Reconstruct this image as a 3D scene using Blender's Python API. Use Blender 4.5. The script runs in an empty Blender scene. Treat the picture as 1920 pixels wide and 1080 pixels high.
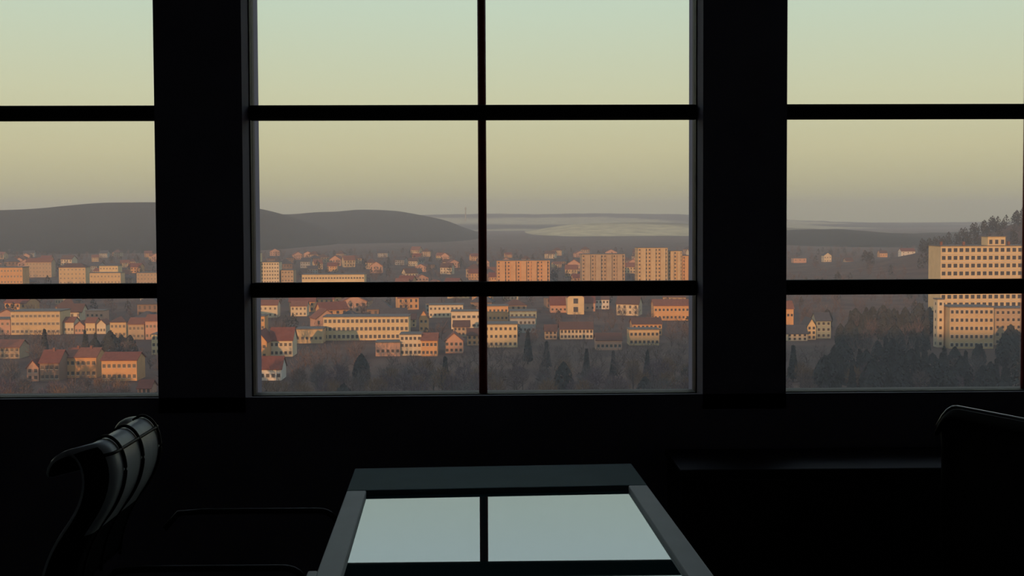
import bpy, bmesh, math, random
import numpy as np
from mathutils import Vector, Matrix
random.seed(7); rng = np.random.default_rng(7)
C = bpy.context.scene.collection
S = bpy.context.scene
R = math.radians

# ------------------------------------------------------------------ camera
F = 2000.0                                   # focal length in pixels of the 1920 px frame
CX, CY = 960.0, 470.0                        # principal point of the (cropped) frame
EYE = Vector((0.0, 0.0, 1.521))
cam_d = bpy.data.cameras.new('camera'); cam = bpy.data.objects.new('camera', cam_d); C.objects.link(cam)
cam_d.sensor_width = 36.0; cam_d.lens = F / 1920 * 36.0
cam_d.shift_y = -(540 - CY) / 1920
cam_d.clip_start = 0.05; cam_d.clip_end = 30000
ROT = (Matrix.Rotation(R(-1.13), 4, 'Z') @ Matrix.Rotation(R(90 - 1.89), 4, 'X') @ Matrix.Rotation(R(-0.23), 4, 'Z'))
cam.matrix_world = Matrix.Translation(EYE) @ ROT
S.camera = cam

# ------------------------------------------------------------------ sky, sun, exposure
SUN_EL, SUN_AZ = 7.2, 20.0                   # low sun behind the camera, off to the left
w = bpy.data.worlds.new('sky'); S.world = w; w.use_nodes = True
nt = w.node_tree; nt.nodes.clear()
out = nt.nodes.new('ShaderNodeOutputWorld'); bg = nt.nodes.new('ShaderNodeBackground')
tc = nt.nodes.new('ShaderNodeTexCoord'); sp = nt.nodes.new('ShaderNodeSeparateXYZ'); rp = nt.nodes.new('ShaderNodeValToRGB')
nt.links.new(tc.outputs['Generated'], sp.inputs[0]); nt.links.new(sp.outputs['Z'], rp.inputs[0])
nt.links.new(rp.outputs[0], bg.inputs[0]); nt.links.new(bg.outputs[0], out.inputs[0])
SKY = [(0.0, (0.40, 0.36, 0.20)), (0.03, (0.475, 0.43, 0.25)), (0.06, (0.545, 0.50, 0.30)), (0.11, (0.56, 0.56, 0.375)),
       (0.19, (0.51, 0.60, 0.48)), (0.30, (0.45, 0.56, 0.56)), (0.6, (0.33, 0.40, 0.50)), (1.0, (0.23, 0.29, 0.42))]
el = rp.color_ramp.elements
while len(el) < len(SKY): el.new(0.5)
for e, (p, c) in zip(el, SKY): e.position = p; e.color = (*c, 1)
bg.inputs[1].default_value = 1.22
sd = bpy.data.lights.new('sun', 'SUN'); so = bpy.data.objects.new('sun', sd); C.objects.link(so)
sd.energy = 3.1; sd.color = (1.0, 0.47, 0.19); sd.angle = R(0.6)
sv = Vector((-math.sin(R(SUN_AZ)) * math.cos(R(SUN_EL)), -math.cos(R(SUN_AZ)) * math.cos(R(SUN_EL)), math.sin(R(SUN_EL))))
so.rotation_euler = sv.to_track_quat('Z', 'Y').to_euler(); so.location = (-20, -40, 30)
S.view_settings.view_transform = 'Standard'; S.view_settings.look = 'None'
S.view_settings.exposure = 0.0; S.view_settings.gamma = 1.0; S.view_settings.use_curve_mapping = False
S.cycles.max_bounces = 8; S.cycles.diffuse_bounces = 4; S.cycles.volume_bounces = 0
S.cycles.transparent_max_bounces = 24

# ------------------------------------------------------------------ helpers
def ray(px, py):
    return (ROT @ Vector(((px - CX) / F, (CY - py) / F, -1.0, 0.0))).to_3d()
def at_y(px, py, Y):
    d = ray(px, py); return EYE + d * (Y / d.y)
def at_z(px, py, Z):
    d = ray(px, py); return EYE + d * ((Z - EYE.z) / d.z)
IROT = ROT.inverted().to_3x3()
def project(p):
    q = IROT @ (Vector(p) - EYE)
    return CX + F * q.x / -q.z, CY - F * q.y / -q.z

def mat(name, col, rough=0.8, var=0.0, scale=3.0, metal=0.0, spec=0.3, detail=4.0):
    m = bpy.data.materials.new(name); m.use_nodes = True
    b = m.node_tree.nodes['Principled BSDF']
    b.inputs['Base Color'].default_value = (*col, 1); b.inputs['Roughness'].default_value = rough
    b.inputs['Metallic'].default_value = metal; b.inputs['Specular IOR Level'].default_value = spec
    if var > 0:
        t = m.node_tree; n = t.nodes.new('ShaderNodeTexNoise'); n.inputs['Scale'].default_value = scale; n.inputs['Detail'].default_value = detail
        c = t.nodes.new('ShaderNodeTexCoord'); t.links.new(c.outputs['Object'], n.inputs['Vector'])
        r = t.nodes.new('ShaderNodeValToRGB'); t.links.new(n.outputs['Fac'], r.inputs[0])
        r.color_ramp.elements[0].position = 0.3; r.color_ramp.elements[1].position = 0.7
        r.color_ramp.elements[0].color = (*[x * (1 - var) for x in col], 1); r.color_ramp.elements[1].color = (*[min(1, x * (1 + var)) for x in col], 1)
        t.links.new(r.outputs[0], b.inputs['Base Color'])
    return m

class MB:
    """collects faces for one mesh"""
    def __init__(s): s.v = []; s.f = []
    def add(s, vs, fs):
        o = len(s.v); s.v += [tuple(x) for x in vs]; s.f += [tuple(i + o for i in f) for f in fs]; return s
    def box(s, x0, x1, y0, y1, z0, z1):
        return s.add([(x0,y0,z0),(x1,y0,z0),(x1,y1,z0),(x0,y1,z0),(x0,y0,z1),(x1,y0,z1),(x1,y1,z1),(x0,y1,z1)],
                     [(3,2,1,0),(4,5,6,7),(0,1,5,4),(1,2,6,5),(2,3,7,6),(3,0,4,7)])
    def tube(s, pts, r, n=8, closed=False):
        pts = [Vector(p) for p in pts]; k = len(pts); rs = r if isinstance(r, (list, tuple)) else [r] * k
        vs = []; up = Vector((0, 0, 1))
        for i, p in enumerate(pts):
            a = pts[(i - 1) % k] if (closed or i > 0) else p; b = pts[(i + 1) % k] if (closed or i < k - 1) else p
            d = (b - a).normalized(); u = d.cross(up)
            if u.length < 1e-3: u = d.cross(Vector((1, 0, 0)))
            u.normalize(); v2 = d.cross(u).normalized()
            for j in range(n):
                t = 2 * math.pi * j / n; vs.append(p + (u * math.cos(t) + v2 * math.sin(t)) * rs[i])
        fs = []
        for i in range(k if closed else k - 1):
            for j in range(n):
                fs.append((i*n+j, ((i+1)%k)*n+j, ((i+1)%k)*n+(j+1)%n, i*n+(j+1)%n))
        if not closed: fs += [tuple(range(n)), tuple((k-1)*n + j for j in reversed(range(n)))]
        return s.add(vs, fs)
    def mesh(s, name, m):
        me = bpy.data.meshes.new(name); me.from_pydata(s.v, [], s.f); me.update()
        bm = bmesh.new(); bm.from_mesh(me); bmesh.ops.recalc_face_normals(bm, faces=bm.faces); bm.to_mesh(me); bm.free()
        if m: me.materials.append(m)
        return me
    def build(s, name, m, parent=None, smooth=False, bevel=0.0):
        return link(name, s.mesh(name, m), parent, smooth, bevel)
def link(name, me, parent=None, smooth=False, bevel=0.0):
    o = bpy.data.objects.new(name, me); C.objects.link(o)
    if parent: o.parent = parent
    if smooth:
        for p in me.polygons: p.use_smooth = True
    if bevel > 0:
        b = o.modifiers.new('bevel', 'BEVEL'); b.width = bevel; b.segments = 2; b.limit_method = 'ANGLE'
    return o
def tag(o, label=None, cat=None, group=None, kind=None):
    for k, v in (('label', label), ('category', cat), ('group', group), ('kind', kind)):
        if v: o[k] = v
    return o
def empty(name, loc, rz=0.0):
    o = bpy.data.objects.new(name, None); C.objects.link(o); o.location = loc; o.rotation_euler = (0, 0, rz); o.empty_display_size = 0.2; return o

# ------------------------------------------------------------------ room materials
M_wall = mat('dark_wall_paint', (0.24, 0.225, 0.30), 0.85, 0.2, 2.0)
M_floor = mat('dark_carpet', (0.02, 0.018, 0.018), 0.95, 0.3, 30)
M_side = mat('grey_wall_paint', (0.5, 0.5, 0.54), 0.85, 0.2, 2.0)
M_ceil = mat('dim_ceiling_paint', (0.65, 0.65, 0.68), 0.9, 0.1, 2)
M_frame = mat('black_window_paint', (0.018, 0.017, 0.019), 0.6, 0.2, 12, spec=0.2)
M_red = mat('red_brown_paint', (0.36, 0.035, 0.03), 0.4, 0.2, 15)
M_glass = bpy.data.materials.new('window_glass'); M_glass.use_nodes = True
t = M_glass.node_tree; t.nodes.clear()
o_ = t.nodes.new('ShaderNodeOutputMaterial'); mx = t.nodes.new('ShaderNodeMixShader'); tr = t.nodes.new('ShaderNodeBsdfTransparent'); gl = t.nodes.new('ShaderNodeBsdfGlossy')
fr = t.nodes.new('ShaderNodeFresnel'); fr.inputs[0].default_value = 1.3; gl.inputs['Roughness'].default_value = 0.02; tr.inputs[0].default_value = (0.985, 0.995, 0.98, 1)
du = t.nodes.new('ShaderNodeBsdfTranslucent'); du.inputs[0].default_value = (1.0, 0.84, 0.90, 1); dm = t.nodes.new('ShaderNodeMixShader'); dm.inputs[0].default_value = 0.034   # film of dust, with lens glare put in as a tinted veil
t.links.new(tr.outputs[0], dm.inputs[1]); t.links.new(du.outputs[0], dm.inputs[2])
t.links.new(fr.outputs[0], mx.inputs[0]); t.links.new(dm.outputs[0], mx.inputs[1]); t.links.new(gl.outputs[0], mx.inputs[2]); t.links.new(mx.outputs[0], o_.inputs[0])

# ------------------------------------------------------------------ room shell
YF, YG, YB = 3.78, 3.92, 4.05                # front of the piers, glass plane, outer face
XL, XR, YR, ZC = -3.4, 3.2, -4.6, 2.95
z_lip = at_y(905, 742, YF).z; z_sill = at_y(905, 742, YG).z
z_t1 = at_y(905, 213, YG).z; z_t2 = at_y(905, 540.5, YG).z; z_t3 = z_t1 + (z_t1 - z_t2) - 0.008
z_head = at_y(960, -240, YF).z
pl0, pl1 = at_y(292, 400, YF).x, at_y(456, 400, YF).x
pr0, pr1 = at_y(1318, 400, YF).x, at_y(1475, 400, YF).x
bay = pr0 - pl1
wl0 = pl0 - bay * 1.15; wr1 = pr1 + bay * 1.15
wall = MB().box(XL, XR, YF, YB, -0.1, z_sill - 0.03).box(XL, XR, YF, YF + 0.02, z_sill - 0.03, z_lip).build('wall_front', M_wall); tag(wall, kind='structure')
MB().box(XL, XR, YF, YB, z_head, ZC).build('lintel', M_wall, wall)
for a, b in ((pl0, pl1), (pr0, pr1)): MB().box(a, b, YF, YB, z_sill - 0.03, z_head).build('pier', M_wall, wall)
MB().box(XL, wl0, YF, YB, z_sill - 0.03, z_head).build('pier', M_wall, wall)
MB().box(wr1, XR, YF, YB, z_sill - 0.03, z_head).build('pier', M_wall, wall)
tag(MB().box(XL - 0.15, XL, YR, YB, -0.1, ZC).build('wall_left', M_side), kind='structure')
tag(MB().box(XR, XR + 0.15, YR, YB, -0.1, ZC).build('wall_right', M_side), kind='structure')
tag(MB().box(XL - 0.15, XR + 0.15, YR - 0.15, YR, -0.1, ZC).build('wall_back', M_side), kind='structure')
tag(MB().box(XL - 0.15, XR + 0.15, YR - 0.15, YB, -0.22, 0.0).build('floor', M_floor), kind='structure')
tag(MB().box(XL - 0.15, XR + 0.15, YR - 0.15, YB, ZC, ZC + 0.2).build('ceiling', M_ceil), kind='structure')
tag(MB().box(XL, XR, YF - 0.015, YF, 0.0, 0.09).build('baseboard_front', M_frame), kind='structure')

def window(n, x0, x1, xm):
    r = empty('window_%d' % n, ((x0 + x1) / 2, YG, z_sill)); tag(r, kind='structure')
    L = lambda a, b, c, d, e, f: MB().box(a - r.location.x, b - r.location.x, c - YG, d - YG, e - z_sill, f - z_sill)
    L(x0, x1, YF + 0.021, YB, z_sill - 0.03, z_sill).build('sill', M_frame, r, bevel=0.004)
    fw = 0.004
    L(x0, x0 + fw, YG - 0.03, YG + 0.04, z_sill, z_head).build('stile', M_frame, r)
    L(x1 - fw, x1, YG - 0.03, YG + 0.04, z_sill, z_head).build('stile', M_frame, r)
    L(x0 + fw, x1 - fw, YG - 0.03, YG + 0.04, z_sill, z_sill + 0.012).build('bottom_rail', M_frame, r)
    L(x0 + fw, x1 - fw, YG - 0.03, YG + 0.04, z_head - 0.02, z_head).build('top_rail', M_frame, r)
    mw = 0.0155
    mu = MB(); na = 16; zz = (z_sill + 0.012 - z_sill, z_head - 0.02 - z_sill); xx = xm - r.location.x      # rounded glazing bar
    mu.add([(xx + mw * math.cos(2 * math.pi * k / na), -0.002 + 0.020 * math.sin(2 * math.pi * k / na), z_) for z_ in zz for k in range(na)],
           [(k, (k + 1) % na, na + (k + 1) % na, na + k) for k in range(na)] + [tuple(range(na - 1, -1, -1)), tuple(range(na, 2 * na))])
    mu.build('mullion', M_red, r, smooth=True)
    for zc, hh in ((z_t1, 0.0275), (z_t2, 0.0275), (z_t3, 0.020)):
        L(x0 + fw, x1 - fw, YG - 0.05, YG - 0.0225, zc - hh, zc + hh).build('transom', M_frame, r, bevel=0.006)
    zs = [z_sill + 0.012, z_t2, z_t1, z_t3, z_head - 0.02]
    for i in range(4):
        for a, b in ((x0 + fw, xm - mw), (xm + mw, x1 - fw)):
            L(a, b, YG + 0.006, YG + 0.010, zs[i], zs[i + 1]).build('pane', M_glass, r)
xm = at_y(904.5, 400, YG).x
window(1, wl0, pl0, (wl0 + pl0) / 2); window(2, pl1, pr0, xm); window(3, pr1, wr1, (pr1 + wr1) / 2)

# ------------------------------------------------------------------ table with glass inset
M_tfr = mat('pale_table_lacquer', (0.74, 0.78, 0.82), 0.55, 0.05, 8, spec=0.2)
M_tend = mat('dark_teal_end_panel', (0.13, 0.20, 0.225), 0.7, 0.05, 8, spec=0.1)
M_tleg = mat('dark_steel', (0.05, 0.05, 0.055), 0.4, metal=0.8)
M_mir = bpy.data.materials.new('smoked_glass_top'); M_mir.use_nodes = True
t = M_mir.node_tree; b = t.nodes['Principled BSDF']; b.inputs['Base Color'].default_value = (0.02, 0.075, 0.085, 1); b.inputs['Roughness'].default_value = 0.9; b.inputs['Specular IOR Level'].default_value = 0.0
gl = t.nodes.new('ShaderNodeBsdfGlossy'); gl.inputs['Roughness'].default_value = 0.012; gl.inputs['Color'].default_value = (0.95, 0.98, 1.0, 1)
mx = t.nodes.new('ShaderNodeMixShader'); lw = t.nodes.new('ShaderNodeFresnel'); lw.inputs[0].default_value = 9.0
t.links.new(lw.outputs[0], mx.inputs[0]); t.links.new(b.outputs[0], mx.inputs[1]); t.links.new(gl.outputs[0], mx.inputs[2]); t.links.new(mx.outputs[0], t.nodes['Material Output'].inputs[0])
ZT = 0.75
fl, fr_ = at_z(667, 874, ZT), at_z(1187, 873, ZT); nl, nr = at_z(590, 1080, ZT), at_z(1341, 1080, ZT)
dep = ((fl - nl).normalized() + (fr_ - nr).normalized()); dep.z = 0; dep.normalize()
rz_t = math.atan2(dep.y, dep.x) - math.pi / 2
sid = Vector((dep.y, -dep.x, 0)); mid = (fl + fr_) / 2
TW = abs((fr_ - fl).dot(sid)); TL = 1.9
tb = empty('glass_topped_table', (mid.x, mid.y, 0), rz_t)
tag(tb, 'pale framed table with a dark mirror-like glass top reflecting the sky', 'table')
hw = TW / 2; rim = 0.055; far = 0.265; thk = 0.035
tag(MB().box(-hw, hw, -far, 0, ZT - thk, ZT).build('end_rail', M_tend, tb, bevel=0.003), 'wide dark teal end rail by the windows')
MB().box(-hw, -hw + rim, -TL, -far, ZT - thk, ZT).build('side_rail', M_tfr, tb, bevel=0.004)
MB().box(hw - rim, hw, -TL, -far, ZT - thk, ZT).build('side_rail', M_tfr, tb, bevel=0.004)
MB().box(-hw + rim, hw - rim, -TL, -TL + 0.06, ZT - thk, ZT).build('end_rail', M_tfr, tb, bevel=0.004)
MB().box(-hw + rim, hw - rim, -TL + 0.06, -far, ZT - 0.025, ZT - 0.013).build('glass_inset', M_mir, tb)
MB().box(-hw + 0.02, hw - 0.02, -TL + 0.02, -0.02, ZT - thk - 0.06, ZT - thk).build('apron', M_tleg, tb)
for sx in (-1, 1):
    for yy in (-0.06, -TL + 0.06):
        MB().box(sx * (hw - 0.06) - 0.022, sx * (hw - 0.06) + 0.022, yy - 0.022, yy + 0.022, 0.0, ZT - thk - 0.06).build('leg', M_tleg, tb, bevel=0.003)
lg = at_z(594, 1078, ZT) - mid; ly = lg.dot(dep)
MB().box(-hw - 0.018, -hw + 0.004, ly - 0.06, ly + 0.012, ZT - 0.02, ZT + 0.006).build('edge_clip', M_tfr, tb, bevel=0.004)

# ------------------------------------------------------------------ low cabinet under the right-hand windows
M_cab = mat('black_cabinet_lacquer', (0.02, 0.02, 0.026), 0.35, spec=0.4)
ca, cb = at_z(1420, 881, 0.69), at_z(1735, 876, 0.69)
cb_y = (ca.y + cb.y) / 2
cab = empty('low_cabinet', ((ca.x + cb.x) / 2, cb_y, 0)); tag(cab, 'long low black cabinet under the windows, behind the table and the dark chair', 'cabinet')
cw = (cb.x - ca.x) / 2 + 0.25; cd = YF - 0.03 - cb_y
MB().box(-cw + 0.01, cw - 0.01, 0.012, cd, 0.07, 0.665).build('body', M_cab, cab)
M_cabe = mat('cabinet_top_lacquer', (0.02, 0.02, 0.03), 0.5, spec=0.3)
MB().box(-cw, cw, 0.0, cd, 0.665, 0.69).build('top', M_cabe, cab, bevel=0.005)
MB().box(-cw + 0.05, cw - 0.05, 0.05, cd, 0.0, 0.07).build('plinth', M_cab, cab)
for i in range(3):
    a = -cw + 0.015 + i * (2 * cw - 0.03) / 3; e = a + (2 * cw - 0.03) / 3 - 0.006
    d = MB().box(a, e, -0.004, 0.012, 0.08, 0.655).build('door', M_cab, cab, bevel=0.002)
    MB().box(e - 0.05, e - 0.035, -0.02, -0.004, 0.33, 0.45).build('handle', M_tleg, d)

# ------------------------------------------------------------------ chairs
M_leA = mat('grey_blue_leather', (0.62, 0.68, 0.76), 0.42, 0.12, 14, spec=0.4)
M_seam = mat('dark_seam', (0.02, 0.02, 0.024), 0.6)
M_leB = mat('black_leather', (0.012, 0.012, 0.013), 0.6, 0.2, 14, spec=0.15)
M_alu = mat('brushed_aluminium', (0.62, 0.64, 0.66), 0.3, metal=1.0)
M_arm = mat('black_plastic', (0.015, 0.015, 0.016), 0.45, spec=0.25)
M_dkm = mat('dark_grey_metal', (0.05, 0.05, 0.055), 0.45, metal=0.8)
# profile of the backrest: (x forward, z up), rolled over at the top
PROF_A = [(-0.062, 0.915), (-0.058, 0.95), (-0.042, 0.973), (-0.018, 0.985), (0.004, 0.976), (0.020, 0.955), (0.029, 0.925), (0.030, 0.89),
        (0.020, 0.848), (-0.002, 0.805), (-0.035, 0.76), (-0.060, 0.71), (-0.075, 0.66), (-0.082, 0.61)]
PROF_B = [(-0.03, 0.95), (-0.028, 0.968), (-0.02, 0.98), (-0.01, 0.985), (0.0, 0.98), (0.008, 0.965), (0.012, 0.93), (0.015, 0.88),
        (0.015, 0.80), (0.012, 0.70), (0.012, 0.62), (0.02, 0.55), (0.05, 0.49), (0.10, 0.455)]
PROF = PROF_A
def back_pt(i, u, W, curl, droop):
    x, z = PROF[i]; a = abs(u); k0 = 0.76 if curl > 0.05 else 0.78; k = max(0.0, a - k0) / (1 - k0)
    return Vector((x - curl * k ** 1.35, u * W, z - droop * k ** 2.2 * min(1.0, max(0.0, (z - 0.5) / 0.45))))
def curve(p, k=4):                                # Catmull-Rom through the points
    o = []
    for i in range(len(p) - 1):
        a, b_, c, d = p[max(0, i - 1)], p[i], p[i + 1], p[min(len(p) - 1, i + 2)]
        for j in range(k):
            t_ = j / k; o.append(0.5 * (2 * b_ + (c - a) * t_ + (2 * a - 5 * b_ + 4 * c - d) * t_ ** 2 + (3 * b_ - a - 3 * c + d) * t_ ** 3))
    return o + [p[-1]]
def chair(name, label, loc, rz, W, curl, droop, lea, seam_m, metal, rimmed):
    global PROF
    PROF = PROF_B if rimmed else PROF_A
    r = empty(name, loc, rz); tag(r, label, 'chair')
    NU = 24; mb = MB(); n = len(PROF)
    grid = [[back_pt(i, -1 + 2 * j / NU, W, curl, droop) for j in range(NU + 1)] for i in range(n)]
    off = [[p.copy() for p in row] for row in grid]
    for i in range(n):
        for j in range(NU + 1):
            a = grid[min(n-1, i+1)][j] - grid[max(0, i-1)][j]; b2 = grid[i][min(NU, j+1)] - grid[i][max(0, j-1)]
            nn = a.cross(b2); nn.normalize()
            if i > 3 and nn.x < 0: nn = -nn
            if i <= 3 and nn.z < 0: nn = -nn
            off[i][j] = grid[i][j] - nn * 0.022
    vs = [p for row in grid for p in row] + [p for row in off for p in row]; q = n * (NU + 1)
    fs = []
    for i in range(n - 1):
        for j in range(NU):
            a = i*(NU+1)+j; fs += [(a, a+1, a+NU+2, a+NU+1), (q+a, q+a+NU+1, q+a+NU+2, q+a+1)]
    for i in range(n - 1):
        a = i*(NU+1); fs.append((a, a+NU+1, q+a+NU+1, q+a)); a += NU; fs.append((a, q+a, q+a+NU+1, a+NU+1))
    for j in range(NU):
        fs.append((j, q+j, q+j+1, j+1)); a = (n-1)*(NU+1)+j; fs.append((a, a+1, q+a+1, q+a))
    bk = mb.add(vs, fs).build('backrest', lea, r, smooth=True)
    bk.data.materials.append(M_leB); half = (n - 1) * NU
    for i_, p_ in enumerate(bk.data.polygons):      # dark shell behind the pad; pad's sides and foot blackened as painted shade
        if i_ < 2 * half:
            row, colm = (i_ // 2) // NU, (i_ // 2) % NU; uu = abs(-1 + 2 * (colm + 0.5) / NU)
            if i_ % 2 == 1 or (not rimmed and ((uu > 0.86 and row > 3) or row > 9)): p_.material_index = 1
    sm = bk.modifiers.new('sub', 'SUBSURF'); sm.levels = sm.render_levels = 1
    if not rimmed:
        for u in (-0.55, 0.05, 0.70):                      # piped seams running down the pad
            MB().tube(curve([back_pt(i, u, W, curl, droop) + Vector((0.002, 0, 0.002)) for i in range(2, n)]), 0.0042 if u else 0.002, 6).build('seam', seam_m, bk, smooth=True)
        MB().tube([back_pt(5, -0.9 + 1.8 * k / 16, W, curl, droop) + Vector((0.002, 0, 0)) for k in range(17)], 0.0042, 6).build('seam', seam_m, bk, smooth=True)
    else:
        pts = [back_pt(i, -1, W, curl, droop) for i in (9, 8, 7, 6, 5, 4)] + [back_pt(3, -1 + 2 * k / 36, W, curl, droop) for k in range(37)] + [back_pt(i, 1, W, curl, droop) for i in (4, 5, 6, 7, 8, 9)]
        MB().tube([p + Vector((0, 0, 0.004)) for p in pts], 0.0035, 6).build('rim', M_alu, bk, smooth=True)
    if not rimmed: MB().tube([(-0.10, 0, 0.66), (-0.105, 0, 0.56), (-0.06, 0, 0.45), (0.12, 0, 0.395)], 0.022, 8).build('back_support', M_dkm, r, smooth=True)
    st = MB(); st.box(0.06, 0.52, -W, W, 0.405, 0.465)
    s = st.build('seat', M_leB, r, bevel=0.025)
    MB().box(0.12, 0.44, -0.12, 0.12, 0.375, 0.405).build('seat_mount', M_dkm, r)
    MB().tube([(0.28, 0, 0.10), (0.28, 0, 0.375)], 0.028, 12).build('column', metal, r, smooth=True)
    MB().tube([(0.28, 0, 0.075), (0.28, 0, 0.125)], 0.05, 14).build('hub', metal, r, smooth=True)
    for k in range(5):
        t_ = 2 * math.pi * k / 5 + 0.3; dx, dy = math.cos(t_), math.sin(t_)
        lg_ = MB().tube([(0.28 + dx*0.03, dy*0.03, 0.105), (0.28 + dx*0.30, dy*0.30, 0.075)], [0.022, 0.013], 8).build('leg', metal, r, smooth=True)
        MB().tube([(0.28 + dx*0.30 - dy*0.018, dy*0.30 + dx*0.018, 0.03), (0.28 + dx*0.30 + dy*0.018, dy*0.30 - dx*0.018, 0.03)], 0.03, 12).build('caster', M_dkm, lg_, smooth=True)
    for sy in (-1, 1):
        y = sy * (W + 0.03); c = []
        for k in range(7): c.append((0.44 + 0.05 * math.sin(k / 6 * math.pi / 2), y, 0.66 + 0.04 * math.cos(k / 6 * math.pi / 2)))
        MB().tube([(0.02, sy * W, 0.66), (0.05, y, 0.695), (0.12, y, 0.70), (0.3, y, 0.70)] + c + [(0.485, y, 0.56), (0.44, y, 0.45), (0.36, sy * (W - 0.02), 0.415)], 0.0085, 8).build('armrest', M_arm, r, smooth=True)
    return r
# left chair: top edge runs from P1 (far) to P2 (near)
P1, P2 = at_z(266, 779, 0.985), at_z(178, 828, 0.985)
ax = (P1 - P2); ax.z = 0; span = ax.length; ax.normalize()
th = math.atan2(ax.y, ax.x) - math.pi / 2
W_ = 0.212; cen = P1 - ax * 0.76 * W_ - Matrix.Rotation(th, 3, 'Z') @ Vector((-0.02, 0, 0))
chair('padded_armchair', 'grey padded swivel armchair with dark piped seams, left of the table', (cen.x, cen.y, 0), th, W_, 0.065, 0.012, M_leA, M_seam, M_dkm, False)
P1, P2 = at_z(1778, 763, 0.985), at_z(1918, 790, 0.985)
ax = (P2 - P1); ax.z = 0; ax.normalize()
th = math.atan2(ax.y, ax.x) + math.pi / 2       # local +Y points from near to far reversed: faces the table
W_ = 0.26; cen = P1 + ax * 0.86 * W_ - Matrix.Rotation(th, 3, 'Z') @ Vector((-0.02, 0, 0))
chair('dark_armchair', 'black swivel armchair with a thin bright rim, right of the table', (cen.x, cen.y, 0), th, W_, 0.012, 0.06, M_leB, M_seam, M_dkm, True)

# ------------------------------------------------------------------ terrain
def sstep(a, b, x):
    t_ = np.clip((x - a) / (b - a), 0, 1); return t_ * t_ * (3 - 2 * t_)
G0 = -68.5
def ground(x, y):
    x = np.asarray(x, float); y = np.asarray(y, float)
    z = G0 + (-12 - G0) * (1 - sstep(10, 270, y)) * (1 - 0.92 * sstep(-250, -320, x) * sstep(280, 200, y))  # unseen left end kept low so the sun gets past
    shade_ridge = 39 * sstep(-20, -110, y) * (1 - sstep(-235, -310, x))  # unseen rise behind the camera, shaped so its shadow covers the low ground
    kn = 84 * np.exp(-((x - 700) / 130) ** 2 / 2 - ((y - 1150) / 160) ** 2 / 2)
    far_ = -6 * sstep(2500, 9000, y)
    return z + shade_ridge + kn + far_ + 0.6 * np.sin(x * 0.013 + 1) * np.sin(y * 0.011) * sstep(300, 500, y)
def gz(x, y): return float(ground(x, y))
def heightmesh(name, xs, ys, fz, m, col=None):
    X, Y = np.meshgrid(xs, ys); Z = fz(X, Y); nx, ny = len(xs), len(ys)
    v = np.stack([X, Y, Z], -1).reshape(-1, 3)
    i = np.arange(nx * ny).reshape(ny, nx); f = np.stack([i[:-1, :-1], i[:-1, 1:], i[1:, 1:], i[1:, :-1]], -1).reshape(-1, 4)
    me = bpy.data.meshes.new(name); me.vertices.add(len(v)); me.vertices.foreach_set('co', v.ravel().astype(np.float32))
    me.loops.add(f.size); me.loops.foreach_set('vertex_index', f.ravel().astype(np.int32))
    me.polygons.add(len(f)); me.polygons.foreach_set('loop_start', (np.arange(len(f)) * 4).astype(np.int32)); me.polygons.foreach_set('loop_total', np.full(len(f), 4, np.int32))
    me.update(); me.materials.append(m)
    if col is not None:
        a = me.color_attributes.new('cover', 'FLOAT_COLOR', 'POINT'); c = np.ones((len(v), 4), np.float32); c[:, :3] = col(X, Y, Z).reshape(-1, 3)
        a.data.foreach_set('color', c.ravel())
    me.polygons.foreach_set('use_smooth', np.ones(len(f), bool))
    return link(name, me)
def ground_mat(name, c1, c2, c3, s1, s2):
    m = bpy.data.materials.new(name); m.use_nodes = True; t = m.node_tree; b = t.nodes['Principled BSDF']
    b.inputs['Roughness'].default_value = 0.95; b.inputs['Specular IOR Level'].default_value = 0.05
    g = t.nodes.new('ShaderNodeNewGeometry'); n1 = t.nodes.new('ShaderNodeTexNoise'); n1.inputs['Scale'].default_value = s1; n1.inputs['Detail'].default_value = 6
    n2 = t.nodes.new('ShaderNodeTexNoise'); n2.inputs['Scale'].default_value = s2; n2.inputs['Detail'].default_value = 5
    for n in (n1, n2): t.links.new(g.outputs['Position'], n.inputs['Vector'])
    r = t.nodes.new('ShaderNodeValToRGB'); e = r.color_ramp.elements; e[0].position = 0.36; e[1].position = 0.66; e[0].color = (*c1, 1); e[1].color = (*c2, 1)
    t.links.new(n1.outputs['Fac'], r.inputs[0])
    r2 = t.nodes.new('ShaderNodeValToRGB'); r2.color_ramp.elements[0].position = 0.5; r2.color_ramp.elements[1].position = 0.68; t.links.new(n2.outputs['Fac'], r2.inputs[0])
    x = t.nodes.new('ShaderNodeMixRGB'); t.links.new(r2.outputs[0], x.inputs[0]); t.links.new(r.outputs[0], x.inputs[1]); x.inputs[2].default_value = (*c3, 1)
    t.links.new(x.outputs[0], b.inputs['Base Color']); return m
M_gr = ground_mat('winter_ground', (0.10, 0.066, 0.055), (0.17, 0.11, 0.08), (0.10, 0.075, 0.058), 0.05, 0.006)
xs = np.unique(np.concatenate([np.linspace(-6500, -900, 30), np.linspace(-900, 900, 73), np.linspace(900, 6500, 30)]))
ys = np.unique(np.concatenate([np.linspace(-900, -140, 12), np.linspace(-140, 1400, 90), np.linspace(1400, 9500, 45)]))
tag(heightmesh('ground', xs, ys, ground, M_gr), kind='structure')

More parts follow.
